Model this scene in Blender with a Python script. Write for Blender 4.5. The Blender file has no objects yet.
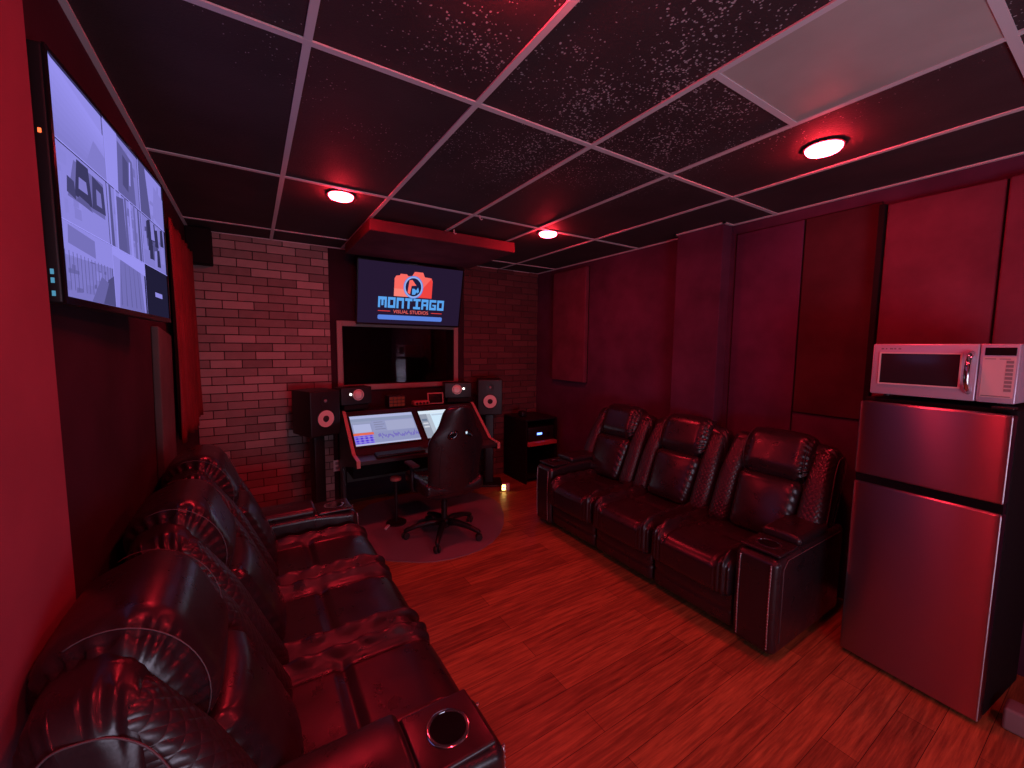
import bpy, bmesh, math, random
from mathutils import Vector, Matrix, Euler
random.seed(7)
scene = bpy.context.scene
COL = scene.collection
PI = math.pi
R = math.radians

# ------------------------------------------------------------------ materials
def mat(name, col=(.5, .5, .5), rough=.5, metal=0., spec=.5, **kw):
    m = bpy.data.materials.new(name); m.use_nodes = True
    b = m.node_tree.nodes['Principled BSDF']
    b.inputs['Base Color'].default_value = (*col, 1)
    b.inputs['Roughness'].default_value = rough
    b.inputs['Metallic'].default_value = metal
    b.inputs['Specular IOR Level'].default_value = spec
    for k, v in kw.items():
        b.inputs[k].default_value = v
    return m

def nd(m, kind, **props):
    n = m.node_tree.nodes.new(kind)
    for k, v in props.items():
        setattr(n, k, v)
    return n
def lk(m, a, b): m.node_tree.links.new(a, b)
def bsdf(m): return m.node_tree.nodes['Principled BSDF']

def coords(m, scale=(1, 1, 1), rot=(0, 0, 0), kind='Object'):
    t = nd(m, 'ShaderNodeTexCoord'); mp = nd(m, 'ShaderNodeMapping')
    mp.inputs['Scale'].default_value = scale; mp.inputs['Rotation'].default_value = rot
    lk(m, t.outputs[kind], mp.inputs['Vector'])
    return mp.outputs['Vector']

def noise(m, vec, scale, detail=3, rough=.55):
    n = nd(m, 'ShaderNodeTexNoise'); lk(m, vec, n.inputs['Vector'])
    n.inputs['Scale'].default_value = scale; n.inputs['Detail'].default_value = detail
    n.inputs['Roughness'].default_value = rough
    return n.outputs['Fac']

def ramp(m, fac, stops):
    r = nd(m, 'ShaderNodeValToRGB'); e = r.color_ramp.elements
    while len(e) < len(stops): e.new(.5)
    for i, (p, c) in enumerate(stops):
        e[i].position = p; e[i].color = (*c, 1) if len(c) == 3 else c
    lk(m, fac, r.inputs['Fac'])
    return r.outputs['Color']

def bump(m, height, strength=.3, dist=.01):
    b = nd(m, 'ShaderNodeBump'); b.inputs['Strength'].default_value = strength
    b.inputs['Distance'].default_value = dist
    lk(m, height, b.inputs['Height']); lk(m, b.outputs['Normal'], bsdf(m).inputs['Normal'])

def math_node(m, op, a, b=None, clamp=False):
    n = nd(m, 'ShaderNodeMath', operation=op, use_clamp=clamp)
    for i, v in enumerate((a, b)):
        if v is None: continue
        if isinstance(v, (int, float)): n.inputs[i].default_value = v
        else: lk(m, v, n.inputs[i])
    return n.outputs[0]

def mixc(m, fac, a, b):
    n = nd(m, 'ShaderNodeMix', data_type='RGBA')
    lk(m, fac, n.inputs[0])
    for s, v in ((6, a), (7, b)):
        if isinstance(v, tuple): n.inputs[s].default_value = (*v, 1)
        else: lk(m, v, n.inputs[s])
    return n.outputs[2]

def emit(name, col, strength=1.):
    m = bpy.data.materials.new(name); m.use_nodes = True
    nt = m.node_tree; nt.nodes.clear()
    e = nt.nodes.new('ShaderNodeEmission'); o = nt.nodes.new('ShaderNodeOutputMaterial')
    e.inputs['Color'].default_value = (*col, 1); e.inputs['Strength'].default_value = strength
    nt.links.new(e.outputs[0], o.inputs[0])
    return m

def fabric(name, col, rough=.9, var=.25):
    m = mat(name, col, rough, spec=.15)
    v = coords(m)
    f = noise(m, v, 3, 4)
    lk(m, ramp(m, f, [(.3, tuple(c * (1 - var) for c in col)), (.7, tuple(c * (1 + var) for c in col))]), bsdf(m).inputs['Base Color'])
    bump(m, noise(m, v, 350, 2), .25, .003)
    return m

M = {}
# leather: black, grained, softly glossy
def leather(name, col, rough, quilt=False):
    m = mat(name, col, rough, spec=.75)
    v = coords(m)
    big = noise(m, coords(m, (1, 1, 1)), 14, 3)
    fine = noise(m, v, 170, 2)
    h = math_node(m, 'ADD', math_node(m, 'MULTIPLY', big, .3), math_node(m, 'MULTIPLY', fine, .05))
    lk(m, ramp(m, big, [(.3, (rough - .05,) * 3), (.7, (rough + .08,) * 3)]), bsdf(m).inputs['Roughness'])
    if quilt:
        sx = nd(m, 'ShaderNodeSeparateXYZ'); lk(m, v, sx.inputs[0])
        a = math_node(m, 'ADD', sx.outputs['X'], sx.outputs['Z']); b = math_node(m, 'SUBTRACT', sx.outputs['X'], sx.outputs['Z'])
        k = 2 * PI / .032
        s = math_node(m, 'ABSOLUTE', math_node(m, 'MULTIPLY', math_node(m, 'SINE', math_node(m, 'MULTIPLY', a, k / 2)), math_node(m, 'SINE', math_node(m, 'MULTIPLY', b, k / 2))))
        h = math_node(m, 'ADD', h, math_node(m, 'MULTIPLY', math_node(m, 'POWER', s, .6), .7))
    bump(m, h, .28 if quilt else .3, .012)
    return m
M['leather'] = leather('black_leather', (.019, .014, .018), .30)
M['quilt'] = leather('quilted_leather', (.025, .019, .023), .34, True)
M['stitch'] = mat('grey_stitch', (.12, .10, .11), .5)
M['nail'] = mat('nailheads', (.55, .50, .52), .3, .9)
M['black'] = mat('black_plastic', (.012, .010, .012), .45)
M['blackmatte'] = mat('black_matte', (.010, .008, .010), .8, spec=.2)
M['blackgloss'] = mat('black_gloss', (.008, .007, .009), .12)
M['chrome'] = mat('chrome', (.75, .75, .78), .12, 1.)
M['darkchrome'] = mat('dark_chrome', (.16, .15, .16), .12, 1.)
M['whiteplastic'] = mat('white_plastic', (.75, .72, .72), .4)
M['greyplastic'] = mat('grey_plastic', (.28, .27, .28), .5)
M['cone'] = mat('speaker_cone', (.80, .66, .60), .5)
M['rubber'] = mat('rubber', (.03, .026, .028), .7, spec=.3)

# floor: reddish brown planks running along x
def floor_mat():
    m = mat('wood_floor', (.3, .1, .06), .38, spec=.45)
    v = coords(m)
    br = nd(m, 'ShaderNodeTexBrick'); lk(m, v, br.inputs['Vector'])
    br.offset = .37; br.inputs['Scale'].default_value = 1
    br.inputs['Brick Width'].default_value = 1.2; br.inputs['Row Height'].default_value = .125
    br.inputs['Mortar Size'].default_value = .0012; br.inputs['Mortar Smooth'].default_value = .3
    br.inputs['Color1'].default_value = (.25, .25, .25, 1); br.inputs['Color2'].default_value = (.75, .75, .75, 1)
    br.inputs['Mortar'].default_value = (.1, .1, .1, 1)
    g1 = noise(m, coords(m, (1.6, 22, 1)), 2.2, 6, .65)
    g2 = noise(m, coords(m, (5, 90, 1)), 1.5, 3)
    s = math_node(m, 'ADD', math_node(m, 'MULTIPLY', g1, .75), math_node(m, 'MULTIPLY', g2, .25))
    bw = nd(m, 'ShaderNodeRGBToBW'); lk(m, br.outputs['Color'], bw.inputs[0])
    s = math_node(m, 'ADD', math_node(m, 'MULTIPLY', s, .8), math_node(m, 'MULTIPLY', bw.outputs[0], .22))
    c = ramp(m, s, [(.34, (.12, .055, .025)), (.5, (.30, .155, .060)), (.66, (.54, .31, .11))])
    lk(m, mixc(m, br.outputs['Fac'], c, (.04, .015, .012)), bsdf(m).inputs['Base Color'])
    lk(m, ramp(m, s, [(.3, (.46,) * 3), (.7, (.34,) * 3)]), bsdf(m).inputs['Roughness'])
    bump(m, s, .12, .004)
    return m
M['floor'] = floor_mat()

# ceiling tile: dark paint flaking to white specks
def tile_mat():
    m = mat('painted_ceiling_tile', (.05, .02, .025), .75, spec=.3)
    v = coords(m)
    base = ramp(m, noise(m, v, 2.5, 4), [(.3, (.050, .030, .034)), (.7, (.075, .045, .050))])
    dist_v = nd(m, 'ShaderNodeVectorMath', operation='ADD'); lk(m, v, dist_v.inputs[0])
    nz = nd(m, 'ShaderNodeTexNoise'); nz.inputs['Scale'].default_value = 60; lk(m, v, nz.inputs['Vector'])
    sc = nd(m, 'ShaderNodeVectorMath', operation='SCALE'); sc.inputs[3].default_value = .012; lk(m, nz.outputs['Color'], sc.inputs[0]); lk(m, sc.outputs[0], dist_v.inputs[1])
    vo = nd(m, 'ShaderNodeTexVoronoi'); vo.inputs['Scale'].default_value = 105; lk(m, dist_v.outputs[0], vo.inputs['Vector'])
    rnd = nd(m, 'ShaderNodeSeparateColor'); lk(m, vo.outputs['Color'], rnd.inputs[0])
    sx = nd(m, 'ShaderNodeSeparateXYZ'); lk(m, v, sx.inputs[0])
    # wear is densest in the middle tiles of the room
    dx = math_node(m, 'SUBTRACT', sx.outputs['X'], 1.15); dy = math_node(m, 'SUBTRACT', sx.outputs['Y'], 1.05)
    d = math_node(m, 'SQRT', math_node(m, 'ADD', math_node(m, 'MULTIPLY', dx, dx), math_node(m, 'MULTIPLY', math_node(m, 'MULTIPLY', dy, dy), .8)))
    mask = math_node(m, 'SUBTRACT', 1.55, d, True)
    patch = noise(m, v, 2.2, 3)
    patch = math_node(m, 'MULTIPLY', math_node(m, 'SUBTRACT', patch, .28, True), 2.6, True)
    mask = math_node(m, 'MULTIPLY', mask, patch)
    ex = math_node(m, 'SUBTRACT', rnd.outputs[0], math_node(m, 'SUBTRACT', 1.0, math_node(m, 'MULTIPLY', mask, .70)), True)
    rad = math_node(m, 'MULTIPLY', math_node(m, 'POWER', ex, .6), .85)
    spk = math_node(m, 'MULTIPLY', math_node(m, 'SUBTRACT', rad, vo.outputs['Distance']), 8, True)
    lk(m, mixc(m, spk, base, (.55, .48, .50)), bsdf(m).inputs['Base Color'])
    bump(m, math_node(m, 'SUBTRACT', noise(m, v, 120, 3), spk), .5, .004)
    return m
M['tile'] = tile_mat()
M['grid'] = mat('ceiling_grid', (.78, .72, .74), .5)
M['whitetile'] = None

def white_tile_mat():
    m = mat('bare_ceiling_panel', (.55, .50, .46), .6)
    v = coords(m)
    lk(m, ramp(m, noise(m, v, 2.2, 4), [(.3, (.46, .40, .36)), (.7, (.60, .54, .49))]), bsdf(m).inputs['Base Color'])
    bump(m, noise(m, v, 200, 2), .2, .002)
    return m
M['whitetile'] = white_tile_mat()
M['wall'] = fabric('maroon_wall', (.100, .036, .078), .85)
M['wall_dark'] = fabric('dark_maroon_wall', (.042, .016, .027), .85)
M['wall_red'] = fabric('red_wall', (.29, .075, .11), .7, .12)
M['panel_red'] = fabric('red_panel_cloth', (.165, .045, .075), .9)
M['panel_purple'] = fabric('purple_panel_cloth', (.110, .036, .090), .9)
M['panel_dark'] = fabric('brown_panel_cloth', (.075, .027, .035), .9)
M['panel_grey'] = fabric('grey_green_panel', (.10, .105, .095), .9)
M['curtain'] = fabric('red_curtain_cloth', (.20, .03, .035), .85, .2)
M['cloud'] = fabric('cloud_cloth', (.15, .035, .048), .9)

def brick_mat(name, lo, hi):
    m = mat(name, lo, .85, spec=.25)
    a = nd(m, 'ShaderNodeAttribute', attribute_name='tone')
    v = coords(m)
    t = math_node(m, 'ADD', math_node(m, 'MULTIPLY', a.outputs['Fac'], .7), math_node(m, 'MULTIPLY', noise(m, v, 14, 4), .3))
    lk(m, ramp(m, t, [(.1, lo), (.9, hi)]), bsdf(m).inputs['Base Color'])
    bump(m, noise(m, v, 60, 4), .5, .006)
    return m
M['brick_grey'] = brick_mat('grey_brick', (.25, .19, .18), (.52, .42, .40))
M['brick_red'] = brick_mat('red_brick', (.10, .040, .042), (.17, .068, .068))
M['mortar'] = mat('mortar', (.07, .045, .045), .95)
M['wood_trim'] = mat('window_wood', (.36, .25, .23), .5)
M['desk_wood'] = mat('desk_black', (.030, .020, .024), .35)
M['desk_edge'] = mat('desk_edge_band', (.55, .28, .24), .35)
M['mat_grey'] = mat('chair_mat_grey', (.21, .21, .24), .55)

def steel_mat():
    m = mat('brushed_steel', (.44, .40, .44), .30, 1.)
    b = bsdf(m)
    b.inputs['Anisotropic'].default_value = 1.0
    cz = nd(m, 'ShaderNodeCombineXYZ'); cz.inputs[2].default_value = 1; lk(m, cz.outputs[0], b.inputs['Tangent'])
    f = noise(m, coords(m, (2, 2, 700)), 1.0, 2)
    lk(m, ramp(m, f, [(.3, (.29,) * 3), (.7, (.34,) * 3)]), b.inputs['Roughness'])
    return m
M['steel'] = steel_mat()
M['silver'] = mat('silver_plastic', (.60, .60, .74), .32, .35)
M['mw_glass'] = mat('microwave_glass', (.030, .022, .030), .18)
M['keypad'] = mat('keypad', (.72, .62, .62), .45)
def glass_mat():
    m = mat('window_glass', (.8, .8, .8), 0., spec=.5)
    bsdf(m).inputs['Transmission Weight'].default_value = 1.
    bsdf(m).inputs['IOR'].default_value = 1.45
    return m
M['glass'] = glass_mat()
M['lens'] = emit('downlight_lens', (1., .022, .042), 190.)
M['tweeter_glow'] = emit('tweeter_glow', (1., .95, .9), 3.)  # self-glow that brightens the tweeter dots, which are no lamps
M['led_yellow'] = emit('led_yellow', (1., .62, .16), 9.)
M['led_blue'] = emit('led_blue', (.12, .22, 1.), 5.)
M['glint_orange'] = emit('glint_orange', (1., .16, .05), 2.)  # self-glow for the orange reflection on the television side
M['glow_cyan'] = emit('glow_cyan', (.10, .35, .55), .8)
M['led_red'] = emit('led_red', (1., .08, .06), .09)

# ------------------------------------------------------------------ mesh builder
class MB:
    def __init__(s): s.v = []; s.f = []; s.mi = []; s.tone = []
    def add(s, vs, fs, mi=0, T=None, tone=0.):
        o = len(s.v)
        for p in vs:
            p = Vector(p)
            s.v.append(T @ p if T is not None else p); s.tone.append(tone)
        for f in fs:
            s.f.append([i + o for i in f]); s.mi.append(mi)
        return s
    def box(s, x0, x1, y0, y1, z0, z1, mi=0, T=None, tone=0.):
        vs = [(x, y, z) for z in (z0, z1) for y in (y0, y1) for x in (x0, x1)]
        return s.add(vs, [(0, 2, 3, 1), (4, 5, 7, 6), (0, 1, 5, 4), (1, 3, 7, 5), (3, 2, 6, 7), (2, 0, 4, 6)], mi, T, tone)
    def rbox(s, x0, x1, y0, y1, z0, z1, r=.02, k=3, m=(4, 4, 4), fn=None, T=None, mi=0):
        c = Vector(((x0 + x1) / 2, (y0 + y1) / 2, (z0 + z1) / 2)); h = [(x1 - x0) / 2, (y1 - y0) / 2, (z1 - z0) / 2]
        r = min(r, *[q * .999 for q in h])
        ax = []
        for a in range(3):
            inn = h[a] - r
            t = [-inn - r * math.tan(PI / 4 * (1 - i / k)) for i in range(k)]
            mid = [-inn + 2 * inn * i / m[a] for i in range(m[a] + 1)]
            ax.append(t + mid + [-q for q in reversed(t)])
        idx = {}; vs = []; fs = []
        def vert(i, j, l):
            key = (i, j, l)
            if key not in idx:
                p = Vector((ax[0][i], ax[1][j], ax[2][l]))
                q = Vector([max(-(h[a] - r), min(h[a] - r, p[a])) for a in range(3)])
                d = p - q
                if d.length > 1e-9: p = q + d.normalized() * r
                if fn:
                    p = Vector(fn(p, h))
                idx[key] = len(vs); vs.append(p + c)
            return idx[key]
        n = [len(a) - 1 for a in ax]
        for (a, b, w) in ((0, 1, 2), (1, 2, 0), (2, 0, 1)):
            for side in (0, n[w]):
                for i in range(n[a]):
                    for j in range(n[b]):
                        q = []
                        for (di, dj) in ((0, 0), (1, 0), (1, 1), (0, 1)):
                            key = [0, 0, 0]; key[a] = i + di; key[b] = j + dj; key[w] = side
                            q.append(vert(*key))
                        fs.append(q if side else q[::-1])
        return s.add(vs, fs, mi, T)
    def tube(s, pts, r, n=8, cap=True, mi=0, T=None, closed=False):
        pts = [Vector(p) for p in pts]; vs = []; fs = []
        N = len(pts); up = None
        for i, p in enumerate(pts):
            a = pts[(i - 1) % N] if (closed or i > 0) else p
            b = pts[(i + 1) % N] if (closed or i < N - 1) else p
            t = (b - a).normalized()
            if up is None:
                up = Vector((0, 0, 1)) if abs(t.z) < .9 else Vector((1, 0, 0))
            u = (up - t * up.dot(t)).normalized(); w = t.cross(u); up = u
            rr = r[i] if isinstance(r, (list, tuple)) else r
            for j in range(n):
                an = 2 * PI * j / n
                vs.append(p + (u * math.cos(an) + w * math.sin(an)) * rr)
        for i in range(N if closed else N - 1):
            for j in range(n):
                a = i * n + j; b = i * n + (j + 1) % n; i2 = (i + 1) % N
                fs.append((a, b, i2 * n + (j + 1) % n, i2 * n + j))
        if cap and not closed:
            fs.append(tuple(range(n))[::-1]); fs.append(tuple((N - 1) * n + j for j in range(n)))
        return s.add(vs, fs, mi, T)
    def lathe(s, prof, n=24, T=None, mi=0):
        vs = []; fs = []
        for (r, z) in prof:
            for j in range(n):
                a = 2 * PI * j / n
                vs.append((r * math.cos(a), r * math.sin(a), z))
        for i in range(len(prof) - 1):
            for j in range(n):
                fs.append((i * n + j, i * n + (j + 1) % n, (i + 1) * n + (j + 1) % n, (i + 1) * n + j))
        if prof[0][0] > 1e-6: fs.append(tuple(range(n))[::-1])
        if prof[-1][0] > 1e-6: fs.append(tuple((len(prof) - 1) * n + j for j in range(n)))
        return s.add(vs, fs, mi, T)
    def prism(s, poly, z0, z1, T=None, mi=0):
        n = len(poly)
        vs = [(x, y, z0) for x, y in poly] + [(x, y, z1) for x, y in poly]
        fs = [tuple(range(n))[::-1], tuple(range(n, 2 * n))] + [(i, (i + 1) % n, n + (i + 1) % n, n + i) for i in range(n)]
        return s.add(vs, fs, mi, T)
    def build(s, name, m, parent=None, loc=None, rot=None, smooth=None, bevel=0, tone=False):
        me = bpy.data.meshes.new(name)
        me.from_pydata([tuple(p) for p in s.v], [], s.f)
        ms = m if isinstance(m, (list, tuple)) else [m]
        for q in ms: me.materials.append(q)
        me.polygons.foreach_set('material_index', s.mi)
        if tone:
            at = me.attributes.new('tone', 'FLOAT', 'POINT'); at.data.foreach_set('value', s.tone)
        bm = bmesh.new(); bm.from_mesh(me)
        bmesh.ops.remove_doubles(bm, verts=bm.verts, dist=1e-6)
        bmesh.ops.recalc_face_normals(bm, faces=bm.faces)
        bm.to_mesh(me); bm.free()
        if smooth is not None:
            me.polygons.foreach_set('use_smooth', [True] * len(me.polygons))
            if smooth < 180:
                try: me.set_sharp_from_angle(angle=R(smooth))
                except Exception: pass
        o = bpy.data.objects.new(name, me); COL.objects.link(o)
        if parent: o.parent = parent
        if loc: o.location = loc
        if rot: o.rotation_euler = rot
        if bevel:
            b = o.modifiers.new('bevel', 'BEVEL'); b.width = bevel; b.segments = 2; b.limit_method = 'ANGLE'
        return o

def tag(o, label, cat, group=None, kind=None):
    if label: o['label'] = label
    if cat: o['category'] = cat
    if group: o['group'] = group
    if kind: o['kind'] = kind
    return o
def empty(name, loc, rz=0, label=None, cat=None, group=None):
    o = bpy.data.objects.new(name, None); COL.objects.link(o)
    o.location = loc; o.rotation_euler = (0, 0, rz); o.empty_display_size = .1
    return tag(o, label, cat, group)
def struct(o): o['kind'] = 'structure'; return o
def copy_tree(o, parent=None):
    c = o.copy(); COL.objects.link(c)
    if parent: c.parent = parent
    for ch in list(o.children): copy_tree(ch, c)
    return c

def text_mesh(body, size):
    cu = bpy.data.curves.new('txt', 'FONT'); cu.body = body; cu.size = size; cu.align_x = 'CENTER'
    ob = bpy.data.objects.new('txt', cu); COL.objects.link(ob)
    dg = bpy.context.evaluated_depsgraph_get()
    me = ob.evaluated_get(dg).to_mesh()
    vs = [tuple(v.co) for v in me.vertices]; fs = [tuple(p.vertices) for p in me.polygons]
    ob.evaluated_get(dg).to_mesh_clear()
    bpy.data.objects.remove(ob); bpy.data.curves.remove(cu)
    return vs, fs

# a picture shown by a screen: flat shapes, u to the right, v up, in metres, on the plane y = -offset
PIC = {}
def pic_mat(c):
    key = tuple(round(x, 3) for x in c)
    if key not in PIC: PIC[key] = emit('screen_colour', key, 1.)
    return PIC[key]
class Picture:
    def __init__(s): s.mb = MB(); s.m = []; s.n = 0; s.fv = lambda v: v
    def mi(s, c):
        q = pic_mat(c)
        if q not in s.m: s.m.append(q)
        return s.m.index(q)
    def poly(s, pts, c):
        s.n += 1; y = -.000015 * s.n
        s.mb.add([(u, y, s.fv(v)) for u, v in pts], [tuple(range(len(pts)))], s.mi(c)); return s
    def rect(s, u0, v0, u1, v1, c): return s.poly([(u0, v0), (u1, v0), (u1, v1), (u0, v1)], c)
    def disc(s, u, v, r, c, n=28): return s.poly([(u + r * math.cos(2 * PI * i / n), v + r * math.sin(2 * PI * i / n)) for i in range(n)], c)
    def text(s, body, u, v, size, c, sx=1.):
        s.n += 1; y = -.000015 * s.n
        vs, fs = text_mesh(body, size)
        s.mb.add([(u + x * sx, y, s.fv(v + yy)) for x, yy, _ in vs], fs, s.mi(c)); return s
    def build(s, name, parent, loc, rot=None): return s.mb.build(name, s.m, parent, loc, rot)

# ------------------------------------------------------------------ room
CAMZ = 1.62
CZ = 2.581
XL, XR, YB, YN = -.42, 3.20, 4.43, -2.2
struct(MB().box(XL - .1, XR + .1, YN - .1, YB + 1.6, -.08, 0).build('floor', M['floor']))
struct(MB().box(XL - .1, XR + .1, YN - .1, YB + .1, CZ + .006, CZ + .05).build('ceiling', M['tile']))
struct(MB().box(XL - .1, XL, YN, YB, 0, CZ + .006).build('wall_left', M['wall_dark']))
struct(MB().box(XR, XR + .1, YN, YB, 0, CZ + .006).build('wall_right', M['wall']))
struct(MB().box(XL - .1, XR + .1, YN - .1, YN, 0, CZ + .006).build('wall_front', M['wall_dark']))
# back wall with the control-room window opening
WX0, WX1, WZ0, WZ1 = .775, 2.00, 1.22, 1.82
wb = MB()
wb.box(XL - .1, WX0, YB, YB + .1, 0, CZ + .006).box(WX1, XR + .1, YB, YB + .1, 0, CZ + .006)
wb.box(WX0, WX1, YB, YB + .1, 0, WZ0).box(WX0, WX1, YB, YB + .1, WZ1, CZ + .006)
wall_back = struct(wb.build('wall_back', M['wall_dark']))
# booth behind the glass
bt = MB()
bt.box(.2, .25, YB + .1, YB + 1.5, 0, CZ).box(2.55, 2.6, YB + .1, YB + 1.5, 0, CZ).box(.2, 2.6, YB + 1.5, YB + 1.55, 0, CZ).box(.2, 2.6, YB + .1, YB + 1.5, CZ, CZ + .05)
struct(bt.build('wall_booth', M['wall_dark']))

def bricks(name, x0, x1, z0, z1, m, skip=None):
    mb = MB()
    mb.box(x0, x1, YB - .010, YB - .0005, z0, z1, 1)
    ch, bw, g = .0745, .235, .007
    z = z0; row = 0
    while z < z1 - .01:
        x = x0 - (bw / 2 if row % 2 else 0) - random.uniform(0, .03)
        while x < x1:
            a = max(x, x0 + .002); b = min(x + bw - g, x1 - .002); zt = min(z + ch - g, z1)
            if b - a > .02:
                d = .020 + random.uniform(-.003, .004)
                mb.box(a, b, YB - d, YB - .008, z + random.uniform(0, .0015), zt, 0, None, random.random() ** 1.4)
            x += bw
        z += ch; row += 1
    o = mb.build(name, [m, M['mortar']], wall_back, tone=True, bevel=.0025)
    return o
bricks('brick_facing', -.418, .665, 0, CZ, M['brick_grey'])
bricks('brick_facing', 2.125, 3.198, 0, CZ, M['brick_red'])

# window
win = struct(empty('window_1', ((WX0 + WX1) / 2, YB, WZ0)))
fr = MB(); w2 = (WX1 - WX0) / 2; hh = WZ1 - WZ0; t = .052
fr.box(-w2 - t, -w2, -.022, .03, -t, hh + t).box(w2, w2 + t, -.022, .03, -t, hh + t)
fr.box(-w2, w2, -.022, .03, hh, hh + t).box(-w2, w2, -.022, .03, -t, 0)
fr.build('window_frame', M['wood_trim'], win, bevel=.004)
MB().box(-w2, w2, .045, .051, 0, hh).build('window_pane', M['glass'], win)

# ceiling grid
gx = [-.409, .188, .793, 1.407, 1.997, 2.613]
gy = [-.92, .313, 1.525, 2.757, 4.035]
g = MB(); t = .0125
for x in gx[1:]:
    g.box(x - t, x + t, YN, YB, CZ - .002, CZ + .004)
for y in gy:
    g.box(XL, XR, y - t, y + t, CZ - .0025, CZ + .0035)
g.box(1.407, 1.997, .906 - t, .906 + t, CZ - .0025, CZ + .0035)
struct(g.build('trim_1', M['grid']))
wa = MB(); q = .020
wa.box(XL, XL + q, YN, YB, CZ - .004, CZ + .004).box(XL, XR, YB - q, YB, CZ - .004, CZ + .004)
wa.box(XR - q, XR, YN, 1.85, CZ - .004, CZ + .004).box(XR - q, XR, 2.25, YB, CZ - .004, CZ + .004)
wa.box(3.06, 3.08, 1.85 - q, 2.25 + q, CZ - .004, CZ + .004)
wa.box(3.06, XR, 1.85 - q, 1.85, CZ - .004, CZ + .004).box(3.06, XR, 2.25, 2.25 + q, CZ - .004, CZ + .004)
struct(wa.build('trim_2', M['grid']))
wt = MB().box(1.42, 1.984, .326, .893, CZ + .001, CZ + .0055).build('ceiling_tile', M['whitetile'])
tag(wt, 'bare beige ceiling panel without the black paint, at the upper right', 'ceiling tile')
# small clips on the grid
for (x, y, s) in ((1.44, 2.72, 'small white clip hooked on the ceiling grid crossing above the television'), (1.44, 3.17, 'small white clip on the ceiling grid at the front edge of the hanging panel')):
    c = MB().tube([(0, 0, .0), (0, 0, -.02), (.012, .0, -.032), (.024, 0, -.024)], .004, 6).build('ceiling_clip', M['grid'], None, (x, y, CZ - .002), smooth=60)
    tag(c, s, 'clip', 'clips on the ceiling grid')

# pilaster on the right wall, wall column at the near left
struct(MB().box(3.08, 3.2, 1.85, 2.25, 0, CZ + .004).build('trim_3', M['wall'], bevel=.004))
struct(MB().box(XL, -.38, YN, 1.349, 0, CZ + .004).build('trim_4', M['wall_red'], bevel=.004))

# corner box
cb = MB().rbox(-.085, .085, -.07, .07, 0, .288, .008, 2, (1, 1, 1)).build('corner_box', M['blackmatte'], None, (-.333, 4.335, 2.288), smooth=40)
tag(cb, 'black box fixed under the ceiling in the far left corner', 'box')

# acoustic panels on the right wall
def wall_panel(y0, y1, z0, z1, d, m, label):
    r = empty('acoustic_panel', (XR, (y0 + y1) / 2, z0), 0, label, 'acoustic panel', 'cloth panels on the right wall')
    hy = (y1 - y0) / 2; h = z1 - z0
    MB().rbox(-d, -.001, -hy, hy, 0, h, .010, 3, (1, 6, 6)).build('cloth_face', m, r, smooth=50)
    b = MB().box(-.008, 0, -hy - .003, hy + .003, -.003, h + .003)
    b.build('backing_frame', M['blackmatte'], r)
wall_panel(3.44, 4.02, 1.23, 2.52, .055, M['panel_red'], 'red cloth wall panel at the far corner beside the brick')
wall_panel(1.345, 1.80, .72, 2.50, .014, M['panel_purple'], 'purple-tinged cloth wall panel just in front of the pilaster')
wall_panel(.94, 1.335, 1.19, 2.50, .014, M['panel_dark'], 'dark brown cloth wall panel left of the black gap behind the microwave')
wall_panel(.455, .905, 1.19, 2.47, .045, M['panel_red'], 'bright red cloth wall panel directly above the microwave')
wall_panel(-.30, .4475, 1.19, 2.47, .06, M['panel_red'], 'red cloth wall panel at the right edge of the photo')
# black strip standing in for the darkness of the gap between panels
struct(MB().box(3.13, 3.199, .909, .935, 1.19, 2.47).build('gap_strip', M['blackmatte']))

# left wall: grey-green panel leaning, curtain
gp = MB().rbox(0, .03, -.19, .19, .024, 1.70, .006, 2, (1, 2, 4)).build('acoustic_panel', M['panel_grey'], None, (-.4195, 2.70, 0), (R(-6), 0, 0), smooth=40)
tag(gp, 'narrow grey-green board on the left wall beside the red curtain', 'acoustic panel')
cu = MB(); n, k = 90, 26; vs = []; fs = []
for j in range(k + 1):
    z = j / k
    for i in range(n + 1):
        u = i / n
        y = 3.12 + 1.10 * u
        am = .010 + .010 * (1 - z)
        x = -.385 + am * math.sin(u * 2 * PI * 11 + .6 * math.sin(z * 3)) + .006 * math.sin(u * 2 * PI * 3.3 + 1)
        vs.append((x, y + .02 * (1 - z) * math.sin(u * 14), 1.02 + .03 * math.sin(u * 9) * (1 - z) + 1.33 * z))
for j in range(k):
    for i in range(n):
        fs.append((j * (n + 1) + i, j * (n + 1) + i + 1, (j + 1) * (n + 1) + i + 1, (j + 1) * (n + 1) + i))
cur = cu.add(vs, fs).build('curtain', M['curtain'], smooth=180)
so = cur.modifiers.new('thick', 'SOLIDIFY'); so.thickness = .004
tag(cur, 'red curtain hanging on the left wall next to the brick', 'curtain')

# hanging acoustic cloud near the ceiling
cl = empty('ceiling_cloud', (1.42, 3.68, CZ - .098), 0, 'red cloth acoustic panel hung flat under the ceiling above the television', 'acoustic panel')
MB().rbox(-.645, .645, -.47, .47, 0, .088, .008, 2, (6, 6, 1)).build('cloth_box', M['cloud'], cl, smooth=40)
for sx in (-.5, .5):
    for sy in (-.35, .35): MB().box(sx - .01, sx + .01, sy - .01, sy + .01, .088, .0955).build('hanger', M['greyplastic'], cl)

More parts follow.
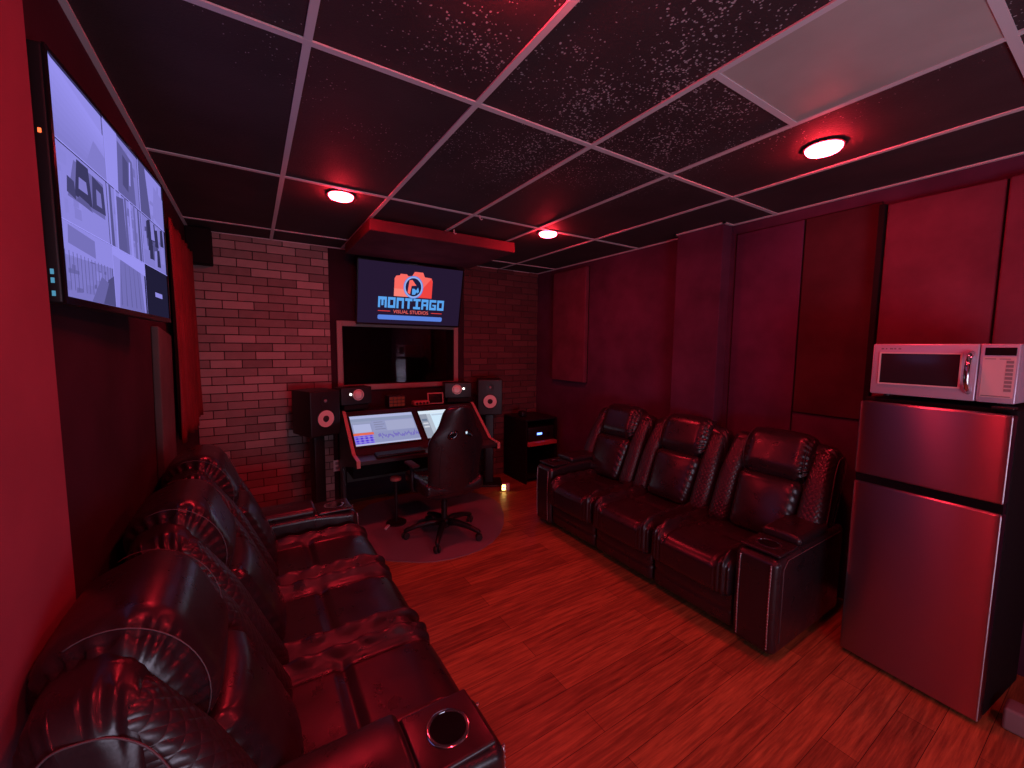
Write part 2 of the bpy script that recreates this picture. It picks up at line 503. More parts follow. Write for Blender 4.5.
# downlights
DL = [(.521, 2.874, 'small red ceiling downlight in front of the television, left of the hanging panel'),
      (2.138, 2.817, 'red ceiling downlight above the far end of the right sofa'),
      (2.327, .922, 'red ceiling downlight nearest the microwave, below the beige panel'),
      (.594, .895, 'red ceiling downlight cut by the top edge of the photo')]
def downlight(x, y, label):
    r = empty('downlight', (x, y, CZ), 0, label, 'ceiling light', 'red recessed downlights')
    MB().lathe([(.086, .004), (.086, -.003), (.082, -.005), (.074, -.005), (.074, .002)], 32).build('trim_ring', M['black'], r, smooth=50)
    MB().lathe([(.074, -.002), (.073, -.012), (.065, -.023), (.046, -.030), (.02, -.033), (0.0001, -.033)], 32).build('lens', M['lens'], r, smooth=180)
for d in DL: downlight(*d)

# ------------------------------------------------------------------ recliner sofa (local: x along, y front->back, z up)
SL, AW = 2.08, .22
def sm(a, b, x):
    t = max(0, min(1, (x - a) / (b - a))); return t * t * (3 - 2 * t)
def smooth_path(pts, n=6):
    P_ = [Vector(p) for p in pts]; out = []
    for i in range(len(P_) - 1):
        a, b, c, d = P_[max(i - 1, 0)], P_[i], P_[i + 1], P_[min(i + 2, len(P_) - 1)]
        for q in range(n):
            t = q / n
            out.append(.5 * ((2 * b) + (c - a) * t + (2 * a - 5 * b + 4 * c - d) * t * t + (3 * b - a - 3 * c + d) * t ** 3))
    return out + [P_[-1]]
def make_sofa():
    root = empty('recliner_sofa', (0, 0, 0))
    b = MB()
    b.rbox(.03, SL - .03, .06, .86, .035, .30, .02, 2, (4, 2, 1))
    b.rbox(.10, SL - .10, .62, .88, .28, .60, .03, 2, (4, 2, 1))
    b.build('base', M['leather'], root, smooth=50)
    for x in (.10, SL - .10):
        for y in (.12, .78): MB().lathe([(.03, 0), (.03, .036)], 12, Matrix.Translation((x, y, 0))).build('foot', M['black'], root, smooth=40)
    sw = (SL - 2 * AW) / 3
    for i in range(3):
        x0 = AW + i * sw
        ph = random.uniform(0, 6)
        def seatfn(p, h, ph=ph):
            x, y, z = p
            u = x / h[0]; v = y / h[1]
            top = sm(-.2, .9, z / h[2])
            ridge = math.exp(-((abs(u) - .81) / .085) ** 2)
            dip = -.020 * (1 - abs(u) ** 4)
            groove = -.016 * math.exp(-((v + .02) / .045) ** 2) * (1 - sm(.62, .74, abs(u)))
            wr = .0055 * math.sin(y * 55 + 3 * math.sin(x * 30 + ph) + ph) * ridge
            z += top * (  .040 * ridge + dip + groove + wr)
            seam = -.022 * math.exp(-((abs(u) - .62) / .03) ** 2) * 0.5
            z += top * seam
            fr = sm(.5, 1, -v)
            gather = .010 * math.sin(abs(u) * 62) * sm(.55, .8, abs(u)) * fr
            y -= fr * (.02 * (1 - abs(u) ** 3)) + gather
            z -= top * .028 * sm(.55, 1, -v) ** 2
            return (x, y, z)
        MB().rbox(x0 + .003, x0 + sw - .003, -.032, .64, .235, .470, .050, 6, (70, 34, 5), seatfn).build('seat_cushion', M['leather'], root, smooth=180)
        def ffn(p, h):
            x, y, z = p
            u = x / h[0]
            y -= .018 * (1 - u ** 4) * (1 - (z / h[2]) ** 2)
            y += .010 * math.exp(-((z / h[2] + .1) / .06) ** 2)
            return (x, y, z)
        MB().rbox(x0 + .004, x0 + sw - .004, .012, .16, .055, .29, .03, 4, (10, 1, 14), ffn).build('footrest', M['leather'], root, smooth=180)
    # backs
    bw = .68; bx0 = (SL - 3 * bw) / 2
    tilt = R(23)
    for i in range(3):
        xc = bx0 + bw * (i + .5)
        T = Matrix.Translation((xc, .54, .40)) @ Matrix.Rotation(-tilt, 4, 'X') @ Matrix.Diagonal((1, 1, 1.075, 1))   # local: x width, -y forward, z up the back
        def shellfn(p, h):
            x, y, z = p
            u = x / h[0]
            t = sm(.4, 1, z / h[2])
            x *= 1 - .03 * t
            z -= .030 * t * abs(u) ** 3
            if y < 0: y -= .030 * sm(.1, .8, z / h[2]) * sm(.2, .7, abs(u))
            e = sm(.76, .90, abs(u)) * (1 - sm(.97, 1, abs(u)))
            a = math.atan2(z - .2 * h[2], y * 3)
            f = 1 + .05 * math.sin(a * 30) * e
            y *= f; z = z if z < 0 else z * (1 + .014 * math.sin(a * 30) * e)
            return (x, y, z)
        sh = MB().rbox(-bw / 2 + .004, bw / 2 - .004, -.03, .105, -.04, .650, .065, 8, (24, 4, 44), shellfn, T).build('backrest', M['leather'], root, smooth=180)
        # lumbar cushion
        def lumfn(p, h):
            x, y, z = p
            u, v = x / h[0], z / h[2]
            y -= .028 * (1 - u ** 2) * (1 - v ** 4)
            e = sm(.62, .98, abs(u))
            y += .004 * math.sin(z * 130 + 2 * math.sin(x * 40)) * e
            x *= 1 + .05 * v
            return (x, y, z)
        MB().rbox(-.185, .185, -.105, 0, .02, .385, .05, 5, (16, 2, 24), lumfn, T).build('lumbar_cushion', M['leather'], sh, smooth=180)
        # headrest roll
        def headfn(p, h):
            x, y, z = p
            u = x / h[0]
            a = math.atan2(z, y)
            e = sm(.66, .84, abs(u))
            rad = 1 + .055 * math.sin(a * 23 + 1.5 * math.sin(a * 5)) * e - .05 * math.exp(-((abs(u) - .84) / .035) ** 2) + .06 * (1 - u ** 2)
            return (x, y * rad, z * rad)
        MB().rbox(-.215, .215, -.115, .125, .375, .675, .095, 10, (34, 8, 12), headfn, T).build('headrest', M['leather'], sh, smooth=180)
        # quilted bolsters
        for s in (-1, 1):
            def bolfn(p, h, s=s):
                x, y, z = p
                t = sm(-.2, 1, z / h[2])
                x -= s * .010 * t
                y += .035 * t * t
                x *= 1 - .15 * t
                return (x, y, z)
            c = s * .262
            MB().rbox(c - .070, c + .070, -.105, .05, 0, .600, .055, 5, (6, 2, 20), bolfn, T).build('bolster', M['quilt'], sh, smooth=180)
        # stitched seams
        for s in (-1, 1):
            pts = []
            for q in range(26):
                a = -PI * .45 + q / 25 * PI * 1.0
                pts.append((s * .182, .005 - .124 * math.cos(a), .525 + .152 * math.sin(a)))
            MB().tube(pts, .0013, 5, T=T).build('stitching', M['stitch'], sh, smooth=180)
        # welt on the outer end panel
        if i != 1:
            sx = -1 if i == 0 else 1
            xe = sx * (bw / 2 - .0025)
            pts = [(xe * .99, .085, .02), (xe * .985, .085, .40), (xe * .97, .08, .56), (xe * .96, .055, .590), (xe * .96, .02, .588), (xe * .965, -.03, .55), (xe * .975, -.05, .46), (xe * .985, -.02, .25), (xe * .99, -.005, .02)]
            MB().tube(smooth_path(pts), .0022, 5, T=T).build('end_welt', M['stitch'], sh, smooth=180)
    # arms
    for i, xa in enumerate((0, SL - AW)):
        x0, x1 = xa, xa + AW
        def armfn(p, h):
            x, y, z = p
            t = sm(.3, 1, -y / h[1]) * sm(.2, 1, z / h[2])
            z -= .025 * t
            y -= .012 * sm(.4, 1, -y / h[1]) * (1 - (z / h[2]) ** 2)
            return (x, y, z)
        a = MB().rbox(x0, x1, -.005, .80, .035, .575, .035, 4, (4, 14, 8), armfn).build('armrest', M['leather'], root, smooth=180)
        cx = (x0 + x1) / 2
        # console plate and cup holder
        MB().rbox(cx - .100, cx + .100, .02, .225, .560, .578, .012, 3, (2, 4, 1)).build('console_plate', M['leather'], a, smooth=60)
        Tc = Matrix.Translation((cx, .118, .578))
        cup = MB().lathe([(.057, -.002), (.060, .002), (.056, .004), (.050, .003), (.049, -.0)], 32, Tc).build('cup_holder', M['chrome'], a, smooth=60)
        MB().lathe([(.0495, .002), (.048, .0005), (.0001, .0005)], 32, Tc).build('cup_well', M['blackgloss'], cup, smooth=40)
        # storage lid
        def lidfn(p, h):
            x, y, z = p
            if z > 0: z += .012 * (1 - (x / h[0]) ** 2)
            return (x, y, z)
        MB().rbox(cx - .102, cx + .102, .235, .600, .565, .612, .022, 4, (6, 8, 1), lidfn).build('storage_lid', M['leather'], a, smooth=180)
        # nailheads on a welt down each front edge
        for xx in (x0 + .032, x1 - .032):
            nl = MB(); strip = []
            for q in range(27):
                z = .075 + q * .0172
                y = -.010 - .009 * (1 - ((z - .305) / .27) ** 2)
                strip.append((xx, y + .002, z))
                nl.lathe([(.0055, 0), (.0045, .003), (.0001, .0045)], 8, Matrix.Translation((xx, y, z)) @ Matrix.Rotation(PI / 2, 4, 'X'))
            nl.tube(strip, .004, 6)
            nl.build('nailhead_trim', M['nail'], a, smooth=180)
        # side stitching
        st = MB()
        xo = x0 - .0005 if i == 0 else x1 + .0005
        st.tube([(xo, .05, .10), (xo, .05, .50), (xo, .09, .54), (xo, .74, .54)], .002, 5)
        st.build('stitching', M['stitch'], a, smooth=180)
    return root
sofaL = make_sofa()
sofaL.location = (.532, .85, 0); sofaL.rotation_euler = (0, 0, PI / 2)
tag(sofaL, 'black leather three-seat recliner sofa under the wall television, seen from above at left', 'sofa', 'black leather recliner sofas')
sofaR = copy_tree(sofaL)
sofaR.location = (2.20, 3.01, 0); sofaR.rotation_euler = (0, 0, -PI / 2)
sofaR['label'] = 'black leather three-seat recliner sofa along the right wall beside the refrigerator'

# ------------------------------------------------------------------ refrigerator + microwave (local: front faces -y, x right)
FA = -PI / 2 - R(4.5) + R(9)       # front faces -x and slightly +y
fw, fh = .515, 1.385
frl = empty('refrigerator', (2.605, .54, 0), -PI / 2 - R(5.5), 'stainless steel two-door refrigerator at the right, under the microwave', 'refrigerator')
MB().rbox(-fw / 2, fw / 2, .055, .50, .03, fh, .008, 2, (1, 1, 1)).build('body', M['blackmatte'], frl, smooth=40)
MB().box(-fw / 2 + .02, fw / 2 - .02, .052, .10, .012, .05).build('kick_plate', M['black'], frl)
def doorfn(p, h):
    x, y, z = p
    if y < 0: y -= .004 * (1 - (x / h[0]) ** 2)
    return (x, y, z)
MB().rbox(-fw / 2, fw / 2, 0, .05, .022, .950, .010, 3, (24, 1, 1), doorfn).build('refrigerator_door', M['steel'], frl, smooth=50)
MB().rbox(-fw / 2, fw / 2, 0, .05, .992, fh - .020, .010, 3, (24, 1, 1), doorfn).build('freezer_door', M['steel'], frl, smooth=50)
MB().box(-fw / 2 + .004, fw / 2 - .004, .012, .055, .946, .996).build('handle_recess', M['blackgloss'], frl)
hg = MB(); hg.rbox(fw / 2 - .07, fw / 2 - .005, .01, .06, fh, fh + .012, .005, 2, (1, 1, 1)); hg.build('hinge', M['black'], frl, smooth=40)
for sx in (-1, 1):
    for y in (.08, .46): MB().lathe([(.016, 0), (.016, .03)], 12, Matrix.Translation((sx * .22, y, 0))).build('foot', M['greyplastic'], frl, smooth=40)

mw = empty('microwave', (2.615, .525, fh + .0125), -PI / 2 - R(5.0), 'silver microwave oven with dark window on top of the refrigerator', 'microwave')
mww, mwh, mwd = .475, .245, .35
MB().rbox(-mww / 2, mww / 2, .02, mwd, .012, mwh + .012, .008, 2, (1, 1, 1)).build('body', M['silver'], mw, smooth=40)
for sx in (-1, 1):
    for y in (.06, .30): MB().lathe([(.014, 0), (.014, .013)], 10, Matrix.Translation((sx * .19, y, 0))).build('foot', M['black'], mw, smooth=40)
px = .128
dr = MB()
z0, z1 = .012, mwh + .012
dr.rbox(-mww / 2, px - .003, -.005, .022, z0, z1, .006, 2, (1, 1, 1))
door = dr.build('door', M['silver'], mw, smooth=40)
MB().rbox(-mww / 2 + .035, px - .055, -.0075, .0, z0 + .055, z1 - .045, .003, 2, (1, 1, 1)).build('door_window', M['mw_glass'], door, smooth=40)
wf = MB(); a, b, c, d = -mww / 2 + .030, px - .050, z0 + .050, z1 - .040
wf.box(a, b, -.0095, -.004, c, c + .006).box(a, b, -.0095, -.004, d - .006, d).box(a, a + .006, -.0095, -.004, c + .006, d - .006).box(b - .006, b, -.0095, -.004, c + .006, d - .006)
wf.build('window_rim', M['whiteplastic'], door)
hd = MB(); hx = px - .024
pts = [(hx, -.005, z0 + .035)] + [(hx, -.012 - .028 * math.sin(PI * q / 10) ** .6, z0 + .04 + .165 * q / 10) for q in range(1, 10)] + [(hx, -.005, z0 + .21)]
hd.tube(pts, .010, 10)
hd.build('handle', M['chrome'], door, smooth=180)
bl = MB()
for i, wv in enumerate((.010, .006, .012, .008, .010)): bl.box(-mww / 2 + .034 + .016 * i, -mww / 2 + .034 + .016 * i + wv, -.0056, -.0048, z1 - .026, z1 - .020)
bl.build('nameplate', M['greyplastic'], door)
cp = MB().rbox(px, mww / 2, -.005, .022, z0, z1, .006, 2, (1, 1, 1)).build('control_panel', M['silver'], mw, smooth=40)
MB().box(px + .014, mww / 2 - .010, -.0065, -.004, z1 - .048, z1 - .016).build('display', M['blackgloss'], cp)
MB().box(px + .010, mww / 2 - .008, -.0062, -.004, z0 + .022, z1 - .054).build('keypad', M['keypad'], cp)
for r_ in range(8):
    zz = z1 - .080 - r_ * .0165
    MB().box(mww / 2 - .034, mww / 2 - .014, -.0070, -.006, zz, zz + .011).build('button', M['greyplastic'], cp)
for c_ in range(2): MB().box(px + .016 + c_ * .040, px + .016 + c_ * .040 + .030, -.0070, -.006, z1 - .064, z1 - .061).build('button', M['greyplastic'], cp)
MB().box(px + .014, mww / 2 - .014, -.0070, -.006, z0 + .026, z0 + .030).build('button', M['greyplastic'], cp)

# pale box on the floor by the refrigerator
pb = MB().rbox(-.05, .05, -.06, .06, 0, .10, .012, 3, (1, 1, 1)).build('storage_box', M['greyplastic'], None, (2.72, .17, 0), smooth=50)
tag(pb, 'small pale grey box on the floor right of the refrigerator, at the photo edge', 'box')
# adapter on floor and wall plate
ad = empty('power_adapter', (3.10, .865, 0), 0, 'white plug adapter low on the floor between sofa and refrigerator', 'adapter')
MB().rbox(-.02, .02, -.032, .032, 0, .075, .008, 3, (1, 1, 1)).build('adapter_body', M['whiteplastic'], ad, smooth=50)
MB().tube([(.0, 0, .07), (.03, .01, .09), (.08, .02, .05), (.11, .03, .01)], .004, 6).build('cord', M['whiteplastic'], ad, smooth=180)
def wall_plate(name, loc, rz, label, m):
    r = empty(name, loc, rz, label, 'outlet')
    MB().rbox(-.035, .035, -.006, 0, -.058, .058, .003, 2, (1, 1, 1)).build('cover_plate', m, r, smooth=50)
    for z in (-.024, .024): MB().rbox(-.016, .016, -.009, -.004, z - .014, z + .014, .003, 2, (1, 1, 1)).build('socket', M['greyplastic'], r, smooth=50)
wall_plate('wall_outlet', (3.199, 1.09, .715), -PI / 2, 'wall plate glowing red just above the near arm of the right sofa', M['whiteplastic'])
wall_plate('wall_outlet', (.690, YB - .0262, .40), 0, 'white wall outlet on the back wall at the left end of the desk', M['whiteplastic'])

# ------------------------------------------------------------------ televisions (local: front faces -y)
def television(name, loc, rot, w, h, label):
    r = empty(name, loc, 0, label, 'television'); r.rotation_euler = rot
    b = .011
    MB().rbox(-w / 2 - b, w / 2 + b, .002, .040, -h / 2 - b - .006, h / 2 + b, .006, 2, (1, 1, 1)).build('casing', M['black'], r, smooth=40)
    z = MB()
    z.box(-w / 2 - b, w / 2 + b, -.003, .002, h / 2, h / 2 + b).box(-w / 2 - b, w / 2 + b, -.003, .002, -h / 2 - b - .006, -h / 2)
    z.box(-w / 2 - b, -w / 2, -.003, .002, -h / 2, h / 2).box(w / 2, w / 2 + b, -.003, .002, -h / 2, h / 2)
    z.build('bezel', M['blackgloss'], r)
    return r
t1 = television('television', (-.331, 1.853, 2.005), (0, 0, R(85.6)), .912, .548, 'wall television on the left showing a grid of security camera views')
P = Picture(); W, H = .912, .548
u0, v0 = -W / 2, -H / 2
LV = (.27, .245, .74)
def lv(k): return (LV[0] * k, LV[1] * k, LV[2] * k)
P.rect(u0, v0, -u0, -v0, lv(.05))
rng = random.Random(3)
cw, chh = W / 3, H / 3
def cell(i, j, x, y):      # i column, j row from the top; x,y in 0..1
    return (u0 + cw * (i + .006 + .988 * x), v0 + H - chh * (j + 1) + chh * (.008 + .984 * y))
def cpoly(i, j, pts, k): P.poly([cell(i, j, *p) for p in pts], lv(k))
full = [(0, 0), (1, 0), (1, 1), (0, 1)]
for i in range(3):
    for j in range(3):
        if (i, j) != (2, 2): cpoly(i, j, full, {(0, 0): 1.05, (1, 0): .8, (2, 0): 1.0, (0, 1): .95, (1, 1): .9, (2, 1): .8, (0, 2): .75, (1, 2): .95}[(i, j)])
def mottle(i, j, k, n, a):
    for q in range(n):
        x = rng.uniform(0, .8); y = rng.uniform(0, .8); w_ = rng.uniform(.05, .2); h_ = rng.uniform(.05, .2)
        cpoly(i, j, [(x, y), (x + w_, y + rng.uniform(-.0, .03)), (x + w_, y + h_), (x + rng.uniform(0, .04), y + h_)], k * (1 + rng.uniform(-a, a)))
mottle(1, 0, .75, 14, .25); mottle(2, 0, .8, 14, .3); mottle(0, 1, .9, 12, .12); mottle(1, 1, .8, 20, .35); mottle(2, 1, .6, 25, .6); mottle(0, 2, .68, 26, .3); mottle(1, 2, .85, 16, .25)
# tile 1: bare room, soft bands
for q in range(10): cpoly(0, 0, [(.0, .1 * q), (1, .07 * q), (1, .07 * q + .07), (0, .1 * q + .1)], .82 + .035 * q)
cpoly(0, 0, [(.55, 0), (1, 0), (1, .35), (.75, .45)], .8)
# tile 2: doorway and figure
cpoly(1, 0, [(.0, .0), (.3, .0), (.36, 1), (0, 1)], 1.1)
cpoly(1, 0, [(.3, .0), (.85, .0), (.8, .8), (.36, .9)], .45)
cpoly(1, 0, [(.45, .2), (.62, .15), (.66, .7), (.5, .75)], .28)
cpoly(1, 0, [(.66, .3), (.7, .3), (.74, .75), (.70, .75)], 1.2)
# tile 3
cpoly(2, 0, [(0, 0), (.4, 0), (.25, 1), (0, 1)], .35)
cpoly(2, 0, [(.5, .1), (1, .0), (1, .7), (.6, .8)], .85)
# tile 4: office chair and desk
cpoly(0, 1, [(.15, .35), (.9, .35), (.9, .9), (.3, .9)], .55)
cpoly(0, 1, [(.28, .42), (.62, .40), (.58, .95), (.36, .95)], .16)
cpoly(0, 1, [(.62, .40), (.92, .42), (.9, .85), (.66, .9)], .2)
cpoly(0, 1, [(.36, .55), (.54, .55), (.52, .72), (.38, .72)], .8)
cpoly(0, 1, [(.14, .40), (.3, .36), (.28, .6), (.16, .62)], .22)
cpoly(0, 1, [(.3, .36), (.62, .33), (.55, .42), (.36, .45)], .4)
cpoly(0, 1, [(.72, .5), (.84, .5), (.83, .72), (.73, .74)], .7)
# tile 5: hanging drapes
for q in range(7): cpoly(1, 1, [(.02 + .14 * q, 0), (.10 + .14 * q, 0), (.08 + .14 * q, 1), (.03 + .14 * q, 1)], rng.choice((.35, .45, .55, 1.1)))
cpoly(1, 1, [(.2, .0), (.45, .0), (.42, .95), (.22, .9)], .38)
# tile 6: dark wood and clutter
for q in range(16):
    x = rng.uniform(0, .8); y = rng.uniform(0, .6)
    cpoly(2, 1, [(x, y), (x + .16, y + .02), (x + .13, y + .4), (x + .02, y + .36)], rng.choice((.12, .2, .35, .9)))
# tile 7: yard with fence
cpoly(0, 2, [(0, .55), (1, .62), (1, 1), (0, 1)], 1.0)
cpoly(0, 2, [(.08, .72), (.6, .66), (.6, .92), (.1, .97)], .65)
for q in range(14): cpoly(0, 2, [(.07 * q, .1), (.07 * q + .012, .1), (.07 * q + .018, .62), (.07 * q + .006, .62)], .42)
cpoly(0, 2, [(.7, 0), (1, 0), (1, .5), (.85, .4)], .28)
cpoly(0, 2, [(.45, .0), (.7, .0), (.86, .35), (.7, .42)], .5)
# tile 8: driveway
cpoly(1, 2, [(.1, 0), (.9, 0), (.82, .8), (.2, .86)], .62)
for q in range(5): cpoly(1, 2, [(.15 + .15 * q, .05), (.18 + .15 * q, .05), (.2 + .13 * q, .8), (.19 + .13 * q, .8)], .45)
cpoly(1, 2, [(.0, .86), (1, .74), (1, 1), (0, 1)], 1.15)
# tile 9: blank with a little caption
cpoly(2, 2, [(.36, .40), (.68, .40), (.68, .50), (.36, .50)], 1.0)
for a_ in (1, 2):
    P.rect(u0 + cw * a_ - .0012, v0, u0 + cw * a_ + .0012, -v0, lv(1.3)); P.rect(u0, v0 + chh * a_ - .0012, -u0, v0 + chh * a_ + .0012, lv(1.3))
P.build('screen', t1, (0, .0012, 0))
glint = MB().rbox(-.468, -.4665, .014, .020, .088, .098, .0005, 1, (1, 1, 1)).build('reflection_spot', M['glint_orange'], t1)  # glowing spot standing in for a reflected orange light
for z in (-.245, -.225, -.275): MB().box(-.4682, -.4668, .014, .020, z, z + .012).build('cyan_spot', M['glow_cyan'], t1)  # small glowing cyan spots low on the casing side
MB().box(-.12, .12, .040, .0545, -.1, .1).build('wall_mount', M['black'], t1)

t2 = television('television', (1.445, 4.225, 2.155), (R(13), 0, R(-.5)), 1.095, .610, 'television tilted on the back wall showing a red camera logo')
P = Picture(); W, H = 1.095, .610
P.rect(-W / 2, -H / 2, W / 2, H / 2, (.018, .009, .030))
P.fv = lambda v: .24 - (.24 - v) * 1.11
RD, RD2, BL, LB = (.85, .055, .050), (.95, .14, .12), (.10, .36, .85), (.10, .22, .72)
cx = .005
# camera body
def body(y0, y1): return [(cx - .20, y0), (cx + .19, y0), (cx + .205, y0 + .03), (cx + .205, y1 - .03), (cx + .19, y1), (cx + .115, y1 + .005), (cx + .095, y1 + .045), (cx + .005, y1 + .045), (cx - .02, y1 + .005), (cx - .06, y1), (cx - .075, y1 + .015), (cx - .14, y1 + .015), (cx - .15, y1), (cx - .185, y1 - .005), (cx - .20, y1 - .03)]
P.poly(body(.005, .195), RD2)
P.poly([(cx - .20, .005), (cx + .02, .005), (cx - .05, .075), (cx - .20, .075)], (.95, .22, .18))
P.poly([(cx + .19, .19), (cx + .205, .16), (cx + .205, .005), (cx + .02, .005)], RD)
P.disc(cx, .098, .105, LB); P.disc(cx, .098, .098, (.30, .42, .85)); P.disc(cx, .098, .084, (.012, .012, .05))
P.poly([(cx - .06, .045), (cx - .045, .16), (cx - .015, .165), (cx + .03, .115), (cx - .02, .11), (cx - .033, .03)], RD2)
P.poly([(cx - .012, .03), (cx - .012, .085), (cx + .012, .085), (cx + .03, .07), (cx + .05, .1), (cx + .062, .06), (cx + .045, .045), (cx + .036, .055), (cx + .02, .03)], BL)
# block lettering
LET = {'M': [(0, 0, .24, 1), (0, .72, 1, 1), (.38, .2, .62, 1), (.76, 0, 1, 1)],
       'O': [(0, 0, .28, 1), (.72, 0, 1, 1), (0, 0, 1, .24), (0, .76, 1, 1)],
       'N': [(0, 0, .28, 1), (.72, 0, 1, 1), (0, .72, 1, 1)],
       'T': [(0, .74, 1, 1), (.35, 0, .65, 1)],
       'I': [(.0, .78, 1, 1), (.0, 0, 1, .22), (.34, 0, .66, 1)],
       'A': [(0, 0, .28, 1), (.72, 0, 1, 1), (0, .74, 1, 1), (0, .34, 1, .54)],
       'G': [(0, 0, .28, 1), (0, 0, 1, .24), (0, .76, 1, 1), (.72, 0, 1, .52), (.46, .38, 1, .54)]}
x = -.350; lw, lh, gap = .077, .098, .0115
for ch in 'MONTIAGO':
    ww = lw * (1.12 if ch == 'M' else 1)
    for (a, b, c, d) in LET[ch]:
        P.rect(x + a * ww, -.105 + b * lh, x + c * ww, -.105 + d * lh, BL)
    x += ww + gap
P.text('VISUAL STUDIOS', -.005, -.152, .045, RD2, 1.12)
P.rect(-.35, -.139, -.225, -.133, RD); P.rect(.215, -.139, .34, -.133, RD)
P.poly([(-.34, -.215), (.335, -.215), (.345, -.205), (.345, -.18), (.335, -.172), (-.34, -.172), (-.35, -.18), (-.35, -.205)], LB)
P.build('screen', t2, (0, .0012, 0))
mb = MB(); mb.box(-.15, .15, .040, .075, -.10, .10).box(-.04, .04, .07, .17, -.03, .03)
mb.build('wall_mount', M['black'], t2)

# ------------------------------------------------------------------ mixing desk
dk = empty('studio_desk', (1.395, 3.80, 0), 0, 'black studio desk with sloping monitor hutch and pale edge trim below the window', 'desk')
X0, X1 = -.695, .695
def YZ(y, z): return (y - 3.80, z)
# side panels, profile in y,z
prof = [YZ(3.50, .60), YZ(3.50, .655), YZ(3.68, .672), YZ(4.10, 1.0), YZ(4.30, 1.0), YZ(4.30, 0), YZ(4.16, 0), YZ(4.16, .45), YZ(3.62, .58)]
TX = lambda x0, x1: (x0, x1)
def yz_prism(mb, poly, x0, x1):
    n = len(poly)
    vs = [(x0, y, z) for y, z in poly] + [(x1, y, z) for y, z in poly]
    mb.add(vs, [tuple(range(n)), tuple(range(n, 2 * n))[::-1]] + [(i, (i + 1) % n, n + (i + 1) % n, n + i) for i in range(n)])
for x in (X0, X1 - .03):
    mb = MB(); yz_prism(mb, prof, x, x + .03); mb.build('side_panel', M['desk_wood'], dk)
    e = MB()
    top = prof[1:4]
    for a, b in zip(top[:-1], top[1:]):
        d = Vector((0, b[0] - a[0], b[1] - a[1])); nrm = Vector((0, -d.z, d.y)).normalized() * .006
        e.add([(x, a[0], a[1]), (x + .03, a[0], a[1]), (x + .03, b[0], b[1]), (x, b[0], b[1]), Vector((x, a[0], a[1])) + nrm, Vector((x + .03, a[0], a[1])) + nrm, Vector((x + .03, b[0], b[1])) + nrm, Vector((x, b[0], b[1])) + nrm],
              [(0, 1, 2, 3), (4, 5, 6, 7), (0, 1, 5, 4), (1, 2, 6, 5), (2, 3, 7, 6), (3, 0, 4, 7)])
    e.box(x, x + .03, prof[0][0] - .006, prof[0][0], prof[0][1], prof[1][1])
    e.build('edge_trim', M['desk_edge'], dk)
# worktop
mb = MB(); yz_prism(mb, [YZ(3.51, .615), YZ(3.51, .648), YZ(3.69, .665), YZ(3.72, .64)], X0 + .03, X1 - .03)
mb.build('worktop', M['desk_wood'], dk, bevel=.003)
# sloping hutch face between the monitors
a0, a1 = Vector((0, *YZ(3.68, .660))), Vector((0, *YZ(4.10, .988)))
sl = (a1 - a0); L = sl.length; ang = math.atan2(sl.z, sl.y)
TS = Matrix.Translation(a0) @ Matrix.Rotation(ang, 4, 'X')           # local x, y up the slope, z out of it
MB().box(X0 + .03, X1 - .03, 0, L, -.03, 0, 0, TS).build('hutch_face', M['desk_wood'], dk)
mb = MB().box(X0 + .03, X1 - .03, .305, .50, .96, .99); mb.build('top_shelf', M['desk_wood'], dk, bevel=.003)
MB().box(X0 + .03, X1 - .03, .305, .33, .30, .96).build('back_panel', M['panel_grey'], dk)
MB().box(X0 + .03, X1 - .03, .00, .30, .42, .56).build('apron', M['blackmatte'], dk)
# monitors set into the slope
def monitor(xc, w, h, label, shapes):
    r = empty('monitor', Vector((1.395, 3.80, 0)) + (TS @ Vector((xc, .095 + h / 2, .002))), 0, label, 'monitor', 'monitors set in the desk')
    r.rotation_euler = (ang - PI / 2, 0, 0)
    b = .012
    MB().rbox(-w / 2 - b, w / 2 + b, -.012, -.0005, -h / 2 - b, h / 2 + b, .004, 2, (1, 1, 1)).build('casing', M['black'], r, smooth=40)
    P = Picture()
    for s in shapes:
        P.rect(-w / 2 + w * s[0], -h / 2 + h * s[1], -w / 2 + w * s[2], -h / 2 + h * s[3], s[4])
    P.build('screen', r, (0, -.0125, 0))
G1, G2, G3 = (.27, .29, .50), (.22, .24, .40), (.42, .45, .70)
PU, OR = (.09, .04, .62), (.75, .14, .08)
sh = [(0, 0, 1, 1, G1), (0, .90, 1, 1, G3), (0, .80, 1, .90, (.26, .30, .46)), (0, .72, .30, .80, (.30, .33, .50)), (.02, .42, .28, .70, G3), (.30, .40, 1, .78, (.29, .31, .52)),
      (.52, .42, .98, .76, (.36, .38, .58)), (.34, .72, .48, .74, (.2, .2, .32)), (.34, .64, .50, .66, (.2, .2, .32)), (.34, .56, .46, .58, (.2, .2, .32)), (.34, .48, .5, .50, (.2, .2, .32)),
      (0, .33, .30, .41, OR), (.08, .30, .16, .34, (.80, .30, .20)), (0, .02, .28, .33, (.22, .16, .72)), (0, .0, 1, .05, (.45, .47, .70))]
for q in range(4): sh.append((.02 + .07 * q, .07, .055 + .07 * q, .30, PU))
for q in range(3): sh.append((.01, .10 + .08 * q, .30, .115 + .08 * q, (.34, .32, .70)))
rg = random.Random(5)
for q in range(40):
    x_ = .36 + .64 * q / 40; y_ = .16 + .10 * rg.random()
    sh.append((x_, y_, x_ + .012, y_ + .05 + .06 * rg.random(), (.16, .12, .50)))
monitor(-.345, .600, .365, 'left desk monitor full of purple and grey recording tracks', sh)
